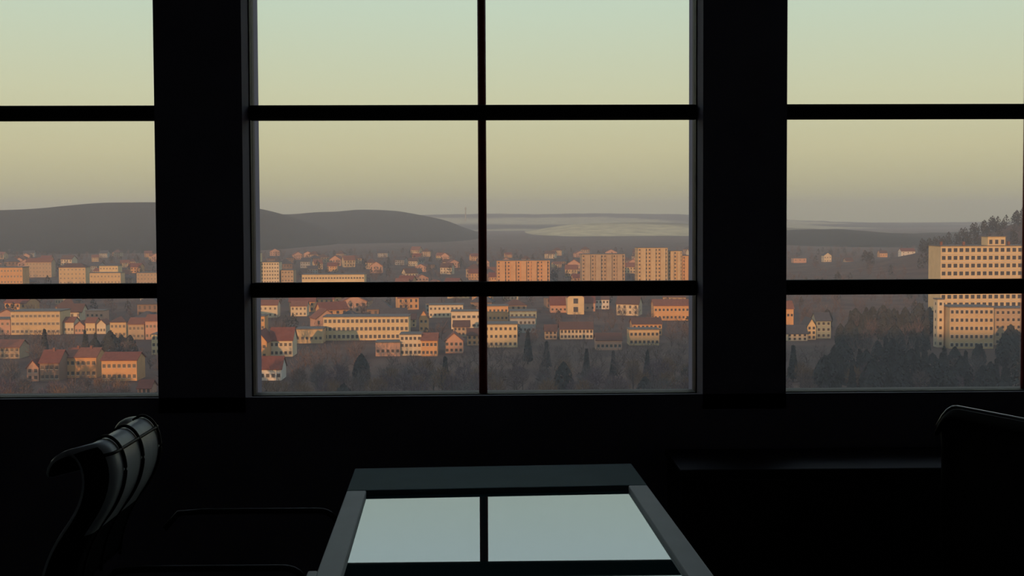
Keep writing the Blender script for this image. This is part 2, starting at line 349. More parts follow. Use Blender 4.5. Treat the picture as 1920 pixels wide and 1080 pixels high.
# ------------------------------------------------------------------ hills
def hill_mat():
    m = bpy.data.materials.new('hill_cover'); m.use_nodes = True; t = m.node_tree; b = t.nodes['Principled BSDF']
    b.inputs['Roughness'].default_value = 1.0; b.inputs['Specular IOR Level'].default_value = 0.0
    a = t.nodes.new('ShaderNodeVertexColor'); a.layer_name = 'cover'
    g = t.nodes.new('ShaderNodeNewGeometry'); n = t.nodes.new('ShaderNodeTexNoise'); n.inputs['Scale'].default_value = 0.02; n.inputs['Detail'].default_value = 6
    t.links.new(g.outputs['Position'], n.inputs['Vector'])
    r = t.nodes.new('ShaderNodeMapRange'); r.inputs[1].default_value = 0.3; r.inputs[2].default_value = 0.7; r.inputs[3].default_value = 0.7; r.inputs[4].default_value = 1.3; t.links.new(n.outputs['Fac'], r.inputs[0])
    x = t.nodes.new('ShaderNodeVectorMath'); x.operation = 'SCALE'; t.links.new(a.outputs[0], x.inputs[0]); t.links.new(r.outputs[0], x.inputs['Scale'])
    t.links.new(x.outputs[0], b.inputs['Base Color']); return m
M_hill = hill_mat()
WOODS = np.array((0.022, 0.026, 0.019)); FIELD = np.array((0.68, 0.58, 0.32)); PLAIN = np.array((0.05, 0.045, 0.035))
def vnoise(X, Y, s, seed):
    r_ = np.random.default_rng(seed); out_ = 0
    for k in range(9):
        a, p, f = r_.uniform(0, 6.28), r_.uniform(0, 6.28), s * r_.uniform(0.6, 2.6); out_ = out_ + np.sin((X * math.cos(a) + Y * math.sin(a)) * f + p)
    return out_ / 9
def hill(name, d, prof, s_near, s_far, rough, seed, cover):
    cx = []; cz = []
    for px, py in prof:
        p = at_y(px, py, d); cx.append(p.x); cz.append(p.z)
    cx = np.array(cx); cz = np.array(cz); base = G0 - 8
    def fz(X, Y):
        s = np.where(Y < d, s_near, s_far); k = np.exp(-((Y - d) / s) ** 2)
        c = np.interp(X, cx, cz)
        ker = 0
        for q in (-1, -.5, 0, .5, 1): ker = ker + np.interp(X + q * 0.012 * d, cx, cz)
        return base + (np.maximum(ker / 5, base) - base) * k + rough * vnoise(X, Y, 0.02, seed) * k
    xs = np.linspace(cx[0], cx[-1], 170); ys = np.linspace(d - 2.2 * s_near, d + 1.6 * s_far, 40)
    tag(heightmesh(name, xs, ys, fz, M_hill, cover), kind='structure')
def woods(X, Y, Z): return np.broadcast_to(WOODS, X.shape + (3,)) * (1 + 0.25 * vnoise(X, Y, 0.008, 5))[..., None]
def cover_d(X, Y, Z):                             # pale winter fields on the valley slope, woods above and around
    u = X - 90; k = (0.30 + 0.55 * np.clip(sstep(-0.25, 0.45, vnoise(X, Y, 0.004, 11) + 0.45 - np.abs(u - 220) / 900), 0, 1))[..., None]
    return PLAIN * (1 - k) + FIELD * k
def cover_c(X, Y, Z):
    k = sstep(0.05, 0.2, vnoise(X, Y, 0.0022, 21))[..., None]; return PLAIN * (1 - k) + FIELD * 0.7 * k
def cover_e(X, Y, Z):
    k = sstep(0.12, 0.28, vnoise(X, Y, 0.004, 31))[..., None]; return WOODS * 1.3 * (1 - k) + PLAIN * k
hill('wooded_hill', 2900, [(-900, 440), (-500, 415), (-200, 403), (0, 396), (60, 391), (130, 387), (200, 380), (290, 380), (380, 382), (470, 389), (500, 396), (530, 405), (580, 425), (640, 450), (720, 480), (800, 510)], 520, 700, 5, 1, woods)
hill('wooded_hill', 3700, [(150, 470), (300, 430), (420, 408), (520, 402), (560, 401), (610, 397), (680, 393), (730, 395), (780, 401), (830, 411), (870, 427), (910, 444), (960, 462), (1010, 478), (1080, 500)], 620, 700, 5, 2, woods)
hill('far_plateau', 7600, [(300, 415), (700, 404), (850, 402), (930, 400), (1000, 402), (1100, 400), (1300, 402), (1475, 413), (1600, 417), (1760, 419), (1900, 416), (2400, 410)], 1500, 1200, 6, 3, cover_c)
hill('field_slope', 4200, [(760, 500), (860, 470), (930, 452), (970, 443), (1010, 432), (1060, 423), (1110, 419), (1200, 417), (1300, 420), (1400, 424), (1500, 428), (1600, 432), (1750, 440), (2000, 450)], 480, 1000, 4, 4, cover_d)
hill('valley_hillside', 2900, [(1180, 500), (1260, 478), (1340, 456), (1420, 440), (1490, 432), (1560, 430), (1640, 436), (1700, 438), (1760, 440), (1900, 436), (2200, 430)], 600, 700, 6, 6, cover_e)

# ------------------------------------------------------------------ buildings
PAL = {'ochre': (0.55, 0.40, 0.22), 'cream': (0.62, 0.52, 0.36), 'pink': (0.50, 0.30, 0.21), 'orange': (0.58, 0.33, 0.15), 'white': (0.66, 0.62, 0.54),
       'grey': (0.33, 0.33, 0.31), 'brown': (0.25, 0.17, 0.12), 'yellow': (0.62, 0.48, 0.27), 'green': (0.30, 0.33, 0.26), 'tan': (0.42, 0.31, 0.20)}
RPAL = {'red': (0.17, 0.06, 0.042), 'brown': (0.11, 0.06, 0.045), 'slate': (0.07, 0.07, 0.075), 'rust': (0.20, 0.085, 0.055), 'flat': (0.14, 0.125, 0.11)}
MW = {k: mat(k + '_plaster', v, 0.9, 0.10, 0.25) for k, v in PAL.items()}
MR = {k: mat(k + '_roofing', v, 0.9, 0.2, 0.8) for k, v in RPAL.items()}
M_pane = mat('dark_window_glass', (0.06, 0.055, 0.055), 0.3, spec=0.5)
M_wfr = mat('pale_window_frame', (0.55, 0.48, 0.38), 0.8)
M_chim = mat('chimney_brick', (0.20, 0.09, 0.06), 0.9)
FOOT = []
RECTS = []                                       # picture areas the named buildings show in: nothing is planted in front of them
def gable(mb, x0, x1, y0, y1, z0, z1, along_x, t=0.35, o=0.5):
    if along_x:
        ym = (y0 + y1) / 2; a, b_ = y0 - o, y1 + o; zz = z0 - o * (z1 - z0) / ((y1 - y0) / 2)
        P = [(a, zz), (ym, z1), (b_, zz), (b_, zz + t), (ym, z1 + t), (a, zz + t)]
        vs = [(x0 - o, p[0], p[1]) for p in P] + [(x1 + o, p[0], p[1]) for p in P]
    else:
        xm_ = (x0 + x1) / 2; a, b_ = x0 - o, x1 + o; zz = z0 - o * (z1 - z0) / ((x1 - x0) / 2)
        P = [(a, zz), (xm_, z1), (b_, zz), (b_, zz + t), (xm_, z1 + t), (a, zz + t)]
        vs = [(p[0], y0 - o, p[1]) for p in P] + [(p[0], y1 + o, p[1]) for p in P]
    fs = [(0,1,4,5), (1,2,3,4), (6,11,10,7), (7,10,9,8)] + [(i, 6+i, 6+(i+1)%6, (i+1)%6) for i in range(6)]
    return mb.add(vs, fs)
def body(wd, dp, h, roof, rise):
    mb = MB(); a = wd / 2
    if roof == 'gable_x':
        mb.add([(-a,0,-3),(a,0,-3),(a,dp,-3),(-a,dp,-3),(-a,0,h),(a,0,h),(a,dp,h),(-a,dp,h),(-a,dp/2,h+rise),(a,dp/2,h+rise)],
               [(3,2,1,0),(0,1,5,4),(1,2,6,9,5),(2,3,7,6),(3,0,4,8,7),(4,5,9,8),(7,8,9,6)])
    elif roof == 'gable_y':
        mb.add([(-a,0,-3),(a,0,-3),(a,dp,-3),(-a,dp,-3),(-a,0,h),(a,0,h),(a,dp,h),(-a,dp,h),(0,0,h+rise),(0,dp,h+rise)],
               [(3,2,1,0),(0,1,5,8,4),(1,2,6,5),(2,3,7,9,6),(3,0,4,7),(4,8,9,7),(5,6,9,8)])
    else: mb.box(-a, a, 0, dp, -3, h)
    return mb
def roofm(wd, dp, h, roof, rise):
    mb = MB(); a = wd / 2
    if roof == 'gable_x': gable(mb, -a, a, 0, dp, h, h + rise, True)
    elif roof == 'gable_y': gable(mb, -a, a, 0, dp, h, h + rise, False)
    elif roof == 'hip':
        o = 0.5; q = min(wd, dp) / 2
        mb.add([(-a-o,-o,h),(a+o,-o,h),(a+o,dp+o,h),(-a-o,dp+o,h),(-a+q,dp/2,h+rise),(a-q,dp/2,h+rise),(-a-o,-o,h-.3),(a+o,-o,h-.3),(a+o,dp+o,h-.3),(-a-o,dp+o,h-.3)],
               [(0,1,5,4),(1,2,5),(2,3,4,5),(3,0,4),(6,7,1,0),(7,8,2,1),(8,9,3,2),(9,6,0,3),(9,8,7,6)])
    else:
        mb.box(-a - .3, a + .3, -.3, dp + .3, h, h + .5)
    return mb
def win_meshes(ww, wh):
    fr_m = MB(); e = 0.18; a = ww / 2
    fr_m.box(-a - e, -a, -.22, .02, -e, wh + e); fr_m.box(a, a + e, -.22, .02, -e, wh + e); fr_m.box(-a, a, -.22, .02, -e, 0); fr_m.box(-a, a, -.22, .02, wh, wh + e)
    pn = MB().box(-a, a, -.06, .02, 0, wh)
    return fr_m.mesh('window', M_wfr), pn.mesh('pane', M_pane)
def building(name, label, cat, x0, x1, ytop, d, col, roof='flat', rcol='flat', rise=3.0, dp=12.0, rows=2, cols=5, ww=1.3, wh=1.5, single=False, rot=0.0, yvis=None, zb=None, chim=0, group=None, bands=False, stacks=0, protect=True):
    a, b_ = at_y(x0, ytop, d), at_y(x1, ytop, d)
    wd = b_.x - a.x; cx = (a.x + b_.x) / 2; g = gz(cx, d) if zb is None else zb
    tot = (a.z + b_.z) / 2 - g; h = tot - (rise if roof != 'flat' else 0.5)
    r = empty(name, (cx, d, g), R(rot)); tag(r, label, cat, group)
    wl = body(wd, dp, h, roof, rise).build('walls', MW[col], r)
    rf = roofm(wd, dp, h, roof, rise).build('roof', MR[rcol], r)
    for k in range(chim):
        cxk = -wd / 2 + wd * (k + 0.7) / (chim + 0.4); cy = dp * 0.45
        MB().box(cxk - .45, cxk + .45, cy - .45, cy + .45, h, h + rise + 1.2).build('chimney', M_chim, rf)
    st = h / rows if rows else 0
    if rows and cols:
        pitch = wd / cols; wh = min(wh, st * 0.6); ww = min(ww, pitch * 0.62)
        if single:
            fm, pm = win_meshes(ww, wh)
            for i in range(rows):
                for j in range(cols):
                    o = link('window', fm, r); o.location = (-wd / 2 + pitch * (j + .5), 0, st * i + st * 0.28)
                    p_ = link('pane', pm, o)
        else:
            mb = MB(); fb = MB()
            for i in range(rows):
                for j in range(cols):
                    xx = -wd / 2 + pitch * (j + .5); zz = st * i + st * 0.28
                    mb.box(xx - ww / 2, xx + ww / 2, -.06, .02, zz, zz + wh)
                    fb.box(xx - ww / 2 - .15, xx + ww / 2 + .15, -.2, 0.02, zz - .2, zz)
            for j in range(max(1, int(dp / 5))):
                for i in range(rows): mb.box(-wd / 2 - .03, -wd / 2 + .02, dp * (j + .35) / max(1, int(dp / 5)), dp * (j + .35) / max(1, int(dp / 5)) + 1.2, st * i + st * .28, st * i + st * .28 + wh)
            tag(mb.build('window_panes', M_pane, r), kind='stuff'); tag(fb.build('window_sills', M_wfr, r), kind='stuff')
    if bands:
        for i in range(1, rows): MB().box(-wd / 2 - .02, wd / 2 + .02, -.35, 0, st * i - .25, st * i + .25).build('string_course', M_wfr, r)
    for k in range(stacks):                        # projecting balcony stacks of the panel blocks
        xx = -wd / 2 + wd * (k + .5) / stacks; q = wd / stacks * 0.24
        MB().box(xx - q, xx + q, -2.4, 0, 1, h - .6).build('balcony_stack', MW[col], r)
    FOOT.append((cx, d, wd, dp))
    if protect: RECTS.append((x0 - 3, x1 + 3, ytop - 2, yvis if yvis else 404 + 2000 * (1.5 - g) / d - 4, d))
    return r
def dist(yb): return 140000.0 / (yb - 404)
# ---- right-hand window: big school-like building and the one below it
bigR = building('institute_building', 'large cream many-windowed building with a flat roof and rooftop penthouse, far right', 'building', 1764, 1995, 460, 640, 'yellow', rows=8, cols=21, ww=2.3, wh=2.3, single=True, bands=True, dp=18, zb=-56, yvis=575)
wdR = (at_y(1995, 460, 640).x - at_y(1764, 460, 640).x)
hR = at_y(1870, 460, 640).z + 56
ph0 = at_y(1853, 443, 640).x - bigR.location.x; ph1 = at_y(1886, 443, 640).x - bigR.location.x; phz = at_y(1870, 444, 640).z + 56
ph = MB().box(ph0, ph1, 0.5, 9, hR, phz).build('penthouse', MW['yellow'], bigR)
MB().box(ph0 - .4, ph1 + .4, 0.1, 9.4, phz, phz + .4).build('penthouse_roof', MR['flat'], ph)
fm, pm = win_meshes((ph1 - ph0) * 0.18, 2.6)
for k in range(3):
    o = link('window', fm, ph); o.location = (ph0 + (ph1 - ph0) * (k + .5) / 3, 0.5, hR + .8)
    o2 = link('pane', pm, ph); o2.location = o.location
for k in range(6):
    xx = -wdR / 2 + 3 + k * (wdR - 6) / 5
    if abs(xx - (ph0 + ph1) / 2) > 8: MB().box(xx - .6, xx + .6, 6, 7.4, hR, hR + 2.2).build('chimney', M_chim, bigR)
building('terrace_block', 'ochre block with tight rows of windows standing in front of the large cream building', 'building', 1782, 1862, 575, 545, 'ochre', rows=5, cols=9, ww=1.4, wh=1.7, single=True, dp=14, rot=-4, yvis=645)
building('annex_block', 'pale low annex with a flat roof right of the ochre block', 'building', 1866, 1935, 577, 560, 'tan', rows=5, cols=7, dp=12, yvis=600)
building('stair_tower', 'slender pale stair tower left of the ochre block', 'building', 1758, 1770, 560, 552, 'cream', rows=6, cols=1, dp=5, yvis=640)
building('gabled_villa', 'cream villa with a steep front gable near the right pier', 'building', 1476, 1514, 612, 585, 'cream', 'gable_x', 'slate', 4, 11, 2, 4, yvis=642)
building('gabled_villa', 'narrow cream gable house right of the cream villa', 'building', 1514, 1530, 598, 590, 'yellow', 'gable_y', 'slate', 4, 12, 3, 2, yvis=640)
building('gabled_villa', 'grey-green house with a dark roof at the edge of the evergreens', 'building', 1531, 1558, 588, 596, 'green', 'gable_x', 'slate', 4, 10, 3, 3, yvis=640)
building('brick_house', 'orange brick house beside the right pier, above the cream villa', 'house', 1468, 1488, 566, 640, 'orange', 'gable_x', 'rust', 4, 10, 2, 3, yvis=600)
# ---- far houses on the right-hand hillside
for lab, x0, x1, yt, d, col, ro, rc in (
    ('wide pinkish block on the right-hand hillside, nearest the pier', 1488, 1512, 484, 1500, 'pink', 'flat', 'flat'),
    ('narrow tall cream house on the right-hand hillside', 1545, 1559, 474, 1500, 'cream', 'gable_y', 'slate'),
    ('small tan house right of the narrow cream house', 1586, 1600, 484, 1450, 'tan', 'gable_x', 'brown'),
    ('tiny orange house midway along the right-hand hillside', 1650, 1664, 470, 1700, 'orange', 'gable_x', 'brown'),
    ('white house with a dark red roof left of the large cream building', 1690, 1716, 466, 1550, 'white', 'gable_x', 'red'),
    ('long low pale shed at the foot of the right-hand hillside', 1712, 1762, 514, 1150, 'grey', 'flat', 'flat')):
    building('hillside_house', lab, 'house', x0, x1, yt, d, col, ro, rc, 4, 12, 3 if x1 - x0 < 20 else 4, 3, zb=min(gz((x0 - 920) / 2000 * d, d), at_y(x0, yt + (24 if yt < 500 else 12), d).z))
# ---- middle window, upper row
building('panel_block', 'long panel block right of the mullion, leftmost of the three far ones', 'apartment block', 932, 1031, 488, dist(541), 'orange', rows=8, cols=16, stacks=5, dp=14, rot=3)
building('panel_block', 'panel block in the middle of the three far ones', 'apartment block', 1091, 1172, 476, dist(541), 'tan', rows=9, cols=14, stacks=4, dp=14, rot=3)
building('panel_block', 'tallest panel block, right of the three far ones', 'apartment block', 1196, 1252, 464, dist(543), 'ochre', rows=11, cols=9, stacks=3, dp=16, rot=3)
building('panel_block', 'stepped lower panel block joined right of the tallest one', 'apartment block', 1253, 1279, 470, dist(542) + 8, 'ochre', rows=10, cols=5, stacks=2, dp=11, rot=1)
building('panel_block', 'short panel block at the end of the row by the right pier', 'apartment block', 1280, 1306, 479, dist(542) + 8, 'orange', rows=9, cols=5, stacks=2, dp=11, rot=1)
building('tower_house', 'stepped cream tower block beside the left pier', 'apartment block', 470, 486, 474, dist(545), 'yellow', rows=10, cols=3, dp=12)
building('tower_house', 'broad cream block joined right of the stepped tower block', 'apartment block', 489, 523, 491, dist(545) + 5, 'cream', rows=8, cols=7, dp=14)
building('tower_house', 'low tan block right of the broad cream block', 'apartment block', 527, 550, 506, dist(545) + 8, 'tan', rows=5, cols=4, dp=14)
building('long_hall', 'long low bright hall with a flat roof just above the lower transom', 'building', 566, 683, 514, dist(547), 'yellow', rows=3, cols=22, dp=16, ww=1.8)
# ---- left window, upper row
building('apartment_house', 'bright ochre block at the far left under the wooded hill', 'apartment block', -30, 42, 501, dist(548), 'orange', rows=5, cols=12, dp=14)
building('apartment_house', 'ochre slab behind and right of the bright far left block', 'apartment block', 48, 96, 485, 1250, 'tan', 'gable_x', 'rust', 4, 12, 4, 8)
building('apartment_house', 'cream house with a hipped roof under the wooded hill', 'apartment block', 110, 160, 494, 1120, 'ochre', 'hip', 'brown', 4, 14, 4, 7)
building('apartment_house', 'stepped cream block under the wooded hill, left pier side', 'apartment block', 186, 221, 498, 1060, 'yellow', rows=5, cols=6, dp=12)
building('apartment_house', 'lower ochre wing in front of the stepped cream block', 'apartment block', 168, 226, 511, 1030, 'ochre', rows=3, cols=9, dp=12)
building('apartment_house', 'dull tan block half hidden by the left pier', 'apartment block', 256, 300, 511, 1050, 'tan', rows=4, cols=7, dp=12)
# ---- left window, lower row
building('factory_block', 'large ochre block with bays in the left window', 'building', 20, 112, 583, dist(622), 'ochre', rows=3, cols=11, dp=16, single=True, ww=1.7, yvis=617)
building('factory_block', 'pink block at the left picture edge beside the large ochre block', 'building', -40, 19, 598, dist(622), 'pink', rows=2, cols=6, dp=14, yvis=618)
building('town_house', 'pale red flat-topped house behind the row of cottages', 'house', 160, 194, 582, dist(606), 'pink', 'flat', 'flat', 3, 10, 2, 4, yvis=597)
for k, (x0, x1, yt, c, lab) in enumerate(((119, 138, 596, 'cream', 'small cream cottage at the left end of the cottage row'), (140, 158, 603, 'pink', 'small pink cottage, second in the cottage row'),
    (160, 178, 597, 'yellow', 'small yellow cottage in the middle of the cottage row'), (181, 198, 600, 'cream', 'small pale cottage at the right end of the cottage row'))):
    building('cottage', lab, 'house', x0, x1, yt, dist(622) + 4, c, 'gable_y' if k % 2 else 'gable_x', 'rust', 2.6, 9, 1, 3, yvis=618)
building('town_house', 'cream house with a hipped roof left of the left pier', 'house', 206, 236, 594, dist(628), 'ochre', 'hip', 'brown', 3, 11, 2, 4, yvis=622)
building('town_house', 'tan house with a rust roof close to the left pier', 'house', 240, 270, 598, dist(632), 'tan', 'gable_x', 'rust', 3, 11, 2, 4, yvis=626)
building('town_house', 'pink house touching the left pier, above the garden slope', 'house', 272, 300, 592, dist(632), 'pink', 'gable_x', 'rust', 3, 11, 2, 4, yvis=626)
building('town_house', 'bright yellow narrow house at the left pier', 'house', 284, 300, 626, dist(662), 'yellow', 'flat', 'flat', 3, 10, 3, 2, yvis=655)
building('manor_house', 'orange facade house with two chimneys in front of the dark garden', 'house', 121, 180, 656, dist(706), 'orange', 'gable_x', 'rust', 3.2, 12, 2, 6, yvis=698, chim=2)
building('manor_house', 'long orange house with a plain facade right of the two chimney house', 'house', 190, 256, 664, dist(712), 'orange', 'gable_x', 'red', 2.6, 11, 2, 7, yvis=700)
building('manor_house', 'dark red roofed house left of the two chimney house', 'house', 74, 110, 660, dist(712), 'brown', 'gable_x', 'red', 4.5, 12, 2, 4, yvis=708, chim=1)
building('manor_house', 'small pink gabled house at the lower left in front of the dark roof', 'house', 50, 72, 676, dist(712), 'pink', 'gable_y', 'red', 3, 10, 2, 2, yvis=702)
building('town_house', 'tan house with a rust roof at the left picture edge', 'house', -20, 36, 640, dist(668), 'tan', 'gable_x', 'rust', 3, 11, 2, 6, yvis=664)
building('town_house', 'low pink garden house at the bottom near the left pier', 'house', 258, 282, 716, dist(738), 'pink', 'gable_x', 'red', 2.5, 8, 1, 3, yvis=734)
# ---- middle window, lower row, left half
school = building('school_building', 'long ochre school with two storeys of windows, left of the mullion', 'building', 606, 766, 593, dist(637), 'yellow', rows=3, cols=19, ww=1.5, wh=1.9, single=True, dp=14, yvis=630)
building('school_wing', 'low ochre wing at the left end of the long school', 'building', 554, 605, 616, dist(642), 'ochre', rows=1, cols=6, dp=12, yvis=636)
building('town_house', 'orange block beside the left pier, above the red roof', 'house', 466, 496, 592, dist(630), 'orange', 'flat', 'flat', 3, 10, 3, 4, yvis=617)
building('town_house', 'cream house high up beside the left pier', 'house', 466, 520, 564, dist(592), 'cream', 'gable_x', 'rust', 3, 10, 2, 6)
building('town_house', 'pale cottage roof row left of the school, upper', 'house', 545, 575, 566, dist(590), 'cream', 'gable_x', 'rust', 3, 10, 2, 4)
building('villa', 'red roofed villa with an orange gable beside the left pier', 'house', 470, 500, 622, dist(672), 'orange', 'gable_y', 'red', 5, 16, 2, 3, yvis=664)
building('villa', 'long red roof house behind the orange gable', 'house', 505, 548, 617, dist(668) + 2, 'cream', 'gable_x', 'red', 5.5, 12, 2, 5, yvis=664)
building('villa', 'white house with a red roof low down beside the left pier', 'house', 466, 527, 672, dist(712), 'white', 'gable_x', 'red', 4.5, 11, 1, 6, ww=1.8, yvis=708)
building('town_house', 'pinkish plain block below the right end of the school', 'house', 704, 750, 641, dist(667), 'pink', 'flat', 'flat', 3, 10, 1, 5, yvis=661)
building('town_house', 'cream house with bays below the right end of the school', 'house', 750, 790, 626, dist(666), 'cream', 'flat', 'flat', 3, 11, 3, 5, yvis=658)
building('town_house', 'orange house right of the cream house with bays', 'house', 790, 820, 627, dist(667), 'orange', 'gable_x', 'rust', 3, 11, 2, 4, yvis=660)
building('town_house', 'pink gabled house between the orange house and the mullion', 'house', 834, 868, 625, dist(662), 'pink', 'gable_y', 'rust', 4, 11, 2, 4, yvis=655)
building('town_house', 'bright orange house close against the mullion', 'house', 876, 912, 618, dist(648), 'orange', 'gable_x', 'brown', 3, 11, 2, 4, yvis=640)
building('office_block', 'pale flat block with a wide roof left of the mullion, upper', 'building', 804, 868, 571, dist(596), 'cream', rows=2, cols=8, dp=12, yvis=582)
building('office_block', 'cream block with a row of dark windows left of the mullion', 'building', 846, 912, 583, dist(618), 'cream', rows=2, cols=7, dp=12, ww=2.4, single=True, yvis=602)
building('town_house', 'tan house below the block with dark windows', 'house', 850, 880, 603, dist(632), 'tan', 'gable_x', 'brown', 3, 10, 2, 4, yvis=620)
building('town_house', 'small orange house with a steep roof right of the school', 'house', 786, 802, 583, dist(622), 'orange', 'gable_y', 'rust', 4, 10, 2, 2, yvis=606)
# ---- middle window, lower row, right half
building('town_house', 'plain ochre block just right of the mullion', 'house', 908, 970, 607, dist(652), 'yellow', 'flat', 'flat', 3, 14, 3, 7, yvis=638)
building('town_house', 'orange house with a flat roof above the plain ochre block', 'house', 908, 953, 573, dist(604), 'orange', 'flat', 'flat', 3, 12, 2, 6, yvis=586)
building('office_block', 'grey-green flat block with pale roof edges right of the mullion', 'building', 956, 1006, 583, dist(612), 'green', rows=2, cols=6, dp=14, yvis=590)
building('office_block', 'lower grey hall with a pale roof edge in front of the grey-green block', 'building', 957, 1004, 596, dist(626), 'grey', rows=2, cols=6, dp=10, yvis=602)
building('bright_house', 'bright yellow gabled house with one dark window between red roofs', 'house', 1064, 1095, 547, dist(592), 'yellow', 'gable_y', 'red', 4, 18, 2, 1, ww=3.2, wh=4.5, single=True, yvis=585)
building('bright_house', 'red roofed house left of the bright yellow gable', 'house', 1032, 1063, 556, dist(590) + 6, 'pink', 'gable_x', 'red', 6, 14, 1, 4, yvis=581)
building('bright_house', 'red roofed house right of the bright yellow gable', 'house', 1097, 1116, 552, dist(588) + 8, 'pink', 'gable_x', 'red', 6, 14, 1, 2, yvis=575)
building('town_house', 'pale house right of the red roofs below the transom', 'house', 1116, 1142, 554, dist(582), 'white', 'gable_x', 'brown', 3, 10, 2, 4, yvis=566)
building('town_house', 'small tan house at the left of the long low row', 'house', 1022, 1044, 611, dist(638), 'tan', 'gable_x', 'brown', 3, 10, 2, 3, yvis=628)
building('row_house', 'long low cream row with a brown roof right of the mullion', 'house', 1050, 1112, 606, dist(638), 'cream', 'gable_x', 'brown', 3.4, 11, 2, 9, yvis=628)
building('row_house', 'bright orange long house left of the right pier', 'house', 1186, 1241, 598, dist(632), 'orange', 'gable_x', 'brown', 3, 12, 2, 7, yvis=618)
building('row_house', 'ochre house in front of the bright orange long house', 'house', 1180, 1236, 617, dist(650), 'ochre', 'flat', 'flat', 3, 10, 2, 7, yvis=638)
building('row_house', 'pink cottage in the trees left of the ochre house', 'house', 1118, 1166, 627, dist(658), 'pink', 'gable_x', 'brown', 3, 10, 1, 6, yvis=645)
building('row_house', 'orange row house with two tiers close to the right pier', 'house', 1226, 1300, 563, dist(604), 'orange', 'gable_x', 'rust', 3.5, 12, 2, 10, yvis=586)

# ---- small far houses that nothing tells apart, scattered over the town
def blocked(x, y, ztop, half, top_only=False):
    for fx, fy, fw_, fd in FOOT:
        if abs(x - fx) < fw_ / 2 + half + 3 and fy - half - 4 < y < fy + fd + half + 3: return True
    a = project((x - half, y, ztop)); b_ = project((x + half, y, ztop)); g_ = project((x, y, gz(x, y)))
    for (x0, x1, y0, y1, d) in RECTS:
        if y < d + 14 and b_[0] > x0 and a[0] < x1 and a[1] < y1 and g_[1] > y0: return True
        if abs(y - d) < 22 and b_[0] > x0 - 4 and a[0] < x1 + 4: return True
    return False
fill_src = []; LABEL = []
FILL = (('ochre', 'rust', 'gable_x'), ('cream', 'brown', 'gable_x'), ('pink', 'rust', 'gable_y'), ('tan', 'brown', 'hip'), ('orange', 'red', 'gable_x'), ('grey', 'slate', 'gable_x'), ('brown', 'slate', 'hip'))
for wl_c, rc, kd in FILL:
    a_ = body(12, 10, 6, kd, 3.4).mesh('small_house', MW[wl_c]); b_ = roofm(12, 10, 6, kd, 3.4).mesh('roof', MR[rc])
    mb = MB()
    for i in range(2):
        for j in range(4): mb.box(-5.1 + 3 * j, -3.9 + 3 * j, -.06, .02, 0.9 + 2.8 * i, 2.4 + 2.8 * i)
    fill_src.append((a_, b_, mb.mesh('window_panes', M_pane)))
placed = []
n_f = 0
for _ in range(6000):
    if n_f >= 280: break
    y = 640 * (3.0 ** rng.random()); x = rng.uniform(-0.60, 0.55) * y
    if x > 0.26 * y: continue
    if any((x - a) ** 2 + (y - b_) ** 2 < 22 ** 2 for a, b_ in placed): continue
    if blocked(x, y, gz(x, y) + 10, 8): continue
    placed.append((x, y)); fi = rng.integers(len(FILL)); a_, rf_, wn = fill_src[fi]
    o = link('small_house', a_); o.location = (x, y, gz(x, y)); o.rotation_euler = (0, 0, rng.uniform(-.5, .5))
    s_ = rng.uniform(0.8, 1.3); o.scale = (s_ * rng.uniform(0.9, 1.3), s_, s_ * rng.uniform(0.9, 1.4))
    LABEL.append((o, 'small %s-roofed %s house' % (FILL[fi][1], FILL[fi][0]), (x, y, gz(x, y) + 6), 'house', 'small houses scattered over the town'))
    link('roof', rf_, o); tag(link('window_panes', wn, o), kind='stuff'); n_f += 1

# ---- mast on the skyline
p = at_y(873, 408, 4300); pt = at_y(873, 388, 4300)
mast = empty('mast', (p.x, 4300, p.z - 15)); tag(mast, 'thin far mast on the skyline just left of the mullion', 'mast')
MB().tube([(0, 0, 0), (0, 0, pt.z - p.z + 15)], [2.6, 1.6], 8).build('shaft', MW['grey'], mast)
MB().tube([(0, 0, (pt.z - p.z) * .8 + 13), (0, 0, (pt.z - p.z) * .8 + 18)], [4, 4], 10).build('platform', MW['grey'], mast)

